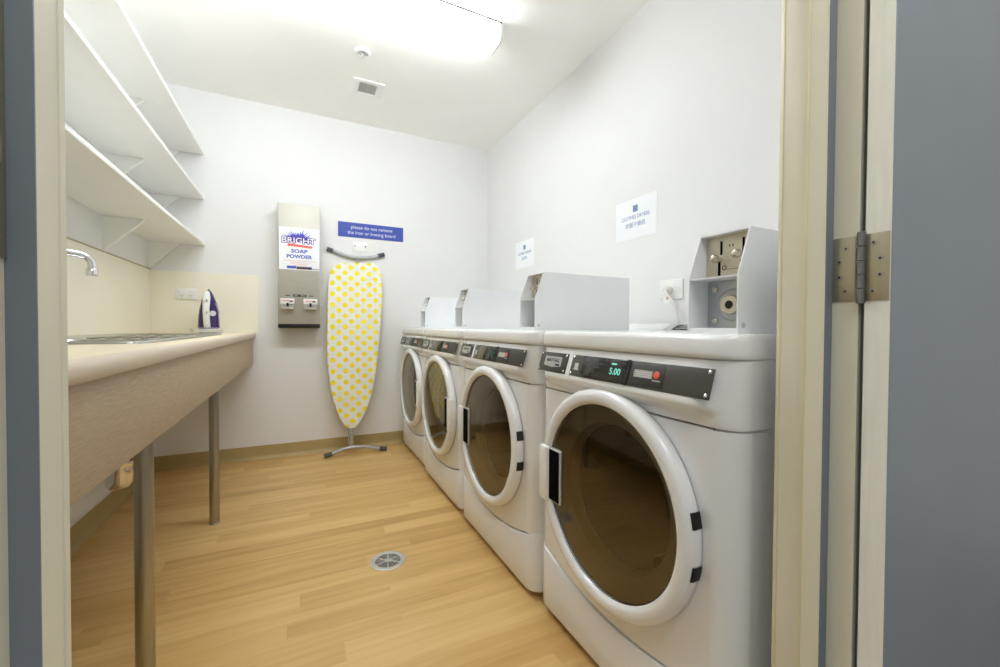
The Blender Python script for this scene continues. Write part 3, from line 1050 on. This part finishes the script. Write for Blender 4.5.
    if lit:
        text('lettering', '5.00', .0235, cm @ Matrix.Translation((.042, .030, .0053)), M['digits' if lit == 2 else 'dimdigits'], con, sx=1.0, thick=.0002, bold=.0004)
        bm = B(); box(bm, (.026, .0475, .0052), (.044, .052, .0056), cm); obj('display_caption', bm, M['digits' if lit == 2 else 'dimdigits'], con)
    bm = B(); box(bm, (.094, .008, .0025), (.194, .058, .0038), cm, .0008); obj('card_panel', bm, M['panel'], con)
    bm = B(); box(bm, (.106, .026, .0038), (.162, .044, .0044), cm); obj('card_label', bm, M['greylabel'], con)
    bm = B()
    for k in range(3):
        box(bm, (.110, .0285 + k * .005, .0044), (.158, .030 + k * .005, .0046), cm)
    obj('card_print', bm, M['bezel'], con)
    bm = B(); lathe(bm, [(.0085, .0038), (.0085, .0058), (.006, .0066)], cm @ Matrix.Translation((.175, .036, 0)), 16); obj('red_button', bm, M['red'], con)
    bm = B(); box(bm, (.164, .0215, .0038), (.187, .0245, .0042), cm); obj('button_caption', bm, M['greylabel'], con)
    if not lit:
        bm = B(); box(bm, (-.318, .752 - .036, .0), (-.205, .752 - .02, .0008), frame((-.0002, 0, 0), (0, -1, 0), (0, 0, 1), (-1, 0, 0))); obj('rating_sticker', bm, M['bezel'], t)
    # vent sticker on the back ledge
    lm_ = Vector((.055, 0, .026)).normalized()
    sm = frame((.6035, 0, ZT + .0018), (0, -1, 0), tuple(lm_), (-lm_.z, 0, lm_.x))
    bm = B(); box(bm, (-.338, .004, .0003), (-.235, .052, .0012), sm); stk = obj('warning_sticker', bm, M['black'], t)
    bm = B()
    for k in range(3):
        box(bm, (-.325 + .01 * k, .012 + k * .013, .0012), (-.245, .018 + k * .013, .0015), sm)
    obj('sticker_print', bm, M['greylabel'], stk)
    # door
    s = handle_side                                 # +1: handle on the viewer's left (local +y)
    xm = frame((0, 0, .504), (0, -1, 0), (0, 0, 1), (-1, 0, 0))
    bm = B()
    lathe(bm, [(.281, .002), (.2845, .006), (.2842, .022), (.281, .0305), (.274, .0365), (.266, .0385), (.256, .0385), (.249, .0365), (.2445, .031), (.2415, .025), (.2405, .016)], xm, 96, (False, False))
    dr = obj('door', bm, M['enamel'], t, 60)
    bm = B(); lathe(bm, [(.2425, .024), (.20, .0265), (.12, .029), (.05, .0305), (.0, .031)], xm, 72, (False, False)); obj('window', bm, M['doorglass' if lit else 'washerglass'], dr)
    bm = B(); lathe(bm, [(.2405, .0262), (.2435, .0275), (.2435, .0235), (.2405, .0225)], xm, 72, (False, False)); obj('window_gasket', bm, M['black'], dr)
    bm = B(); lathe(bm, [(.242, .018), (.235, .012), (.192, -.010), (.182, -.04)], xm, 72, (False, False)); obj('inner_bezel', bm, M['bezel'], dr)
    bm = B()
    hs = xm @ Matrix.Diagonal((-s, 1, 1, 1))
    box(bm, (.233, -.097, .018), (.279, .075, .046 if s > 0 else .042), hs, .008, 3)
    hd = obj('handle', bm, M['whiteplastic'], dr)
    bm = B(); box(bm, (.178, -.093, .022), (.240, .073, .0345), hs, .006, 3); obj('handle_surround', bm, M['silver'], hd)
    bm = B(); box(bm, (.1815, -.0885, .030), (.2395, .0685, .0362), hs, .004, 2); obj('handle_recess', bm, M['slotblack'], hd)
    for zc_ in (.058, -.050):
        bm = B()
        a_c = math.asin(zc_ / .285)
        lathe(bm, [(.2842, .003), (.2860, .004), (.2860, .0235), (.2842, .0275), (.2828, .0290)], xm @ Matrix.Diagonal((s, 1, 1, 1)), 8, (False, False), a_c - .058, a_c + .058)
        obj('hinge_cover', bm, M['black'], dr)
    # drum
    bm = B()
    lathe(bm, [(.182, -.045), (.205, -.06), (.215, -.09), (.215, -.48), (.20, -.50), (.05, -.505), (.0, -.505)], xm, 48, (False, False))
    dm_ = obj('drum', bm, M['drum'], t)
    for k in range(3):
        bm = B()
        prism(bm, [(-.028, -.216), (.028, -.216), (.012, -.165), (-.012, -.165)], 'z', -.46, -.10, xm @ Matrix.Rotation(math.radians(25 + 120 * k), 4, 'Z'), .004)
        obj('baffle', bm, M['drum'], dm_)
    return t


machine('dryer', 'white front-loading dryer beside the doorway, green 5.00 on its display', 'dryer', 'front-loading dryers', 1, 2, .731, .838)
machine('dryer', 'white front-loading dryer between the doorway dryer and the two washers', 'dryer', 'front-loading dryers', 1, 1, .717, 1.548)
machine('washing_machine', 'white front-loading washer next to the dryers, its dark window reflecting yellow dots', 'washing machine', 'front-loading washers', -1, 0, .722, 2.258)
machine('washing_machine', 'white front-loading washer in the corner against the back wall', 'washing machine', 'front-loading washers', -1, 0, .742, 2.966)


# ------------------------------------------------------------------ coin boxes
BWD = .117
def coin_box(label, X, yn):
    """yn: the near side (smaller y); the front faces -x"""
    t = thing('coin_box', label, 'coin box', (X, yn + BWD / 2, ZT), 'coin boxes on the machines')
    h = BWD / 2
    sh, top, div, sl, L_ = .0035, .2165, .119, .036, .455
    poly = [(0, .0), (0, div), (sl, top), (L_, top), (L_, 0)]
    bm = B()
    for s in (-1, 1):
        y0 = s * h - (sh if s > 0 else 0)
        prism(bm, poly, 'y', y0, y0 + sh, I4)
    box(bm, (sl, -h + sh, top - sh), (L_, h - sh, top))
    box(bm, (.002, -h + sh, div - .003), (.09, h - sh, div))
    box(bm, (.002, -h + sh, 0), (.09, h - sh, .012))
    box(bm, (L_ - sh, -h + sh, 0), (L_, h - sh, top - sh))
    hs = obj('housing', bm, M['coinbox'], t)
    fm = frame((0, 0, 0), (0, -1, 0), (0, 0, 1), (-1, 0, 0))
    # lower cash box face
    bm = B(); box(bm, (-h + sh, .012, -.07), (h - sh, div - .003, -.062), fm); lp = obj('lock_plate', bm, M['locksteel'], t)
    bm = B(); lathe(bm, [(.036, -.062), (.036, -.0605), (.031, -.057), (.022, -.0585)], fm @ Matrix.Translation((.006, .062, 0)), 28); obj('lock_ring', bm, M['locksteel'], lp)
    bm = B(); lathe(bm, [(.021, -.062), (.021, -.050), (.019, -.047), (.009, -.047), (.008, -.05)], fm @ Matrix.Translation((.006, .062, 0)), 28); obj('lock', bm, M['knob'], lp)
    bm = B(); lathe(bm, [(.0085, -.0465), (.0085, -.046)], fm @ Matrix.Translation((.006, .062, 0)), 16); obj('keyhole', bm, M['black'], lp)
    for u_, q in ((-.036, .098), (-.036, .028), (.045, .098), (.045, .028)):
        bm = B(); lathe(bm, [(.0068, -.062), (.0066, -.0575), (.004, -.055)], fm @ Matrix.Translation((u_, q, 0)), 14); obj('bolt', bm, M['knob'], lp)
    # upper coin slide
    bm = B(); box(bm, (-h + sh, div, -.061), (h - sh, top - sh, -.055), fm); cp_ = obj('slide_plate', bm, M['coinsteel'], t)
    for u_ in (-.0185, .0315):
        bm = B()
        box(bm, (u_ - .0026, .172, -.055), (u_ + .0026, .202, -.0544), fm)
        obj('coin_slot', bm, M['slotblack'], cp_)
        bm = B()
        box(bm, (u_ - .0075, div + .008, -.055), (u_ - .0015, div + .038, -.0544), fm)
        obj('slide_slot', bm, M['slotblack'], cp_)
    for u_ in (-.020, .029):
        bm = B(); lathe(bm, [(.005, -.055), (.005, -.043), (.0085, -.040), (.0095, -.034), (.007, -.0285), (.003, -.027)], fm @ Matrix.Translation((u_, div + .043 + .004 * (u_ > 0), 0)), 18); obj('slide_knob', bm, M['knob'], cp_)
    bm = B(); lathe(bm, [(.0055, -.0548), (.0055, -.0542), (.0038, -.0542), (.0038, -.0548)], fm @ Matrix.Translation((-.011, div + .024, 0)), 16, (False, False)); obj('ring_mark', bm, M['panel'], cp_)
    bm = B(); box(bm, (-.004, div + .0195, -.055), (.022, div + .0205, -.0546), fm); obj('line_mark', bm, M['panel'], cp_)
    for u_ in (.0, .008):
        bm = B(); box(bm, (u_ - .001, .187, -.055), (u_ + .0012, .192, -.0544), fm); obj('dash_mark', bm, M['panel'], cp_)
    bm = B(); box(bm, (-.03, div, -.053), (-.006, div + .003, -.036), fm, .001); box(bm, (.022, div, -.053), (.046, div + .003, -.036), fm, .001); obj('coin_return', bm, M['coinsteel'], cp_)
    # screw on the visible side
    bm = B(); lathe(bm, [(.0055, 0), (.0055, .0012), (.003, .0022)], frame((.016, -h, .018), (1, 0, 0), (0, 0, 1), (0, -1, 0)), 14); obj('side_screw', bm, M['silver'], t)
    return t


coin_box('grey coin box with two knobs and a lock, on the dryer beside the doorway', .775, .519)
coin_box('grey coin box on the dryer that stands beside the washers', .775, 1.296)
coin_box('grey coin box on the washer that stands next to the dryers', .775, 2.044)
coin_box('grey coin box on the corner washer by the back wall', .775, 2.770)
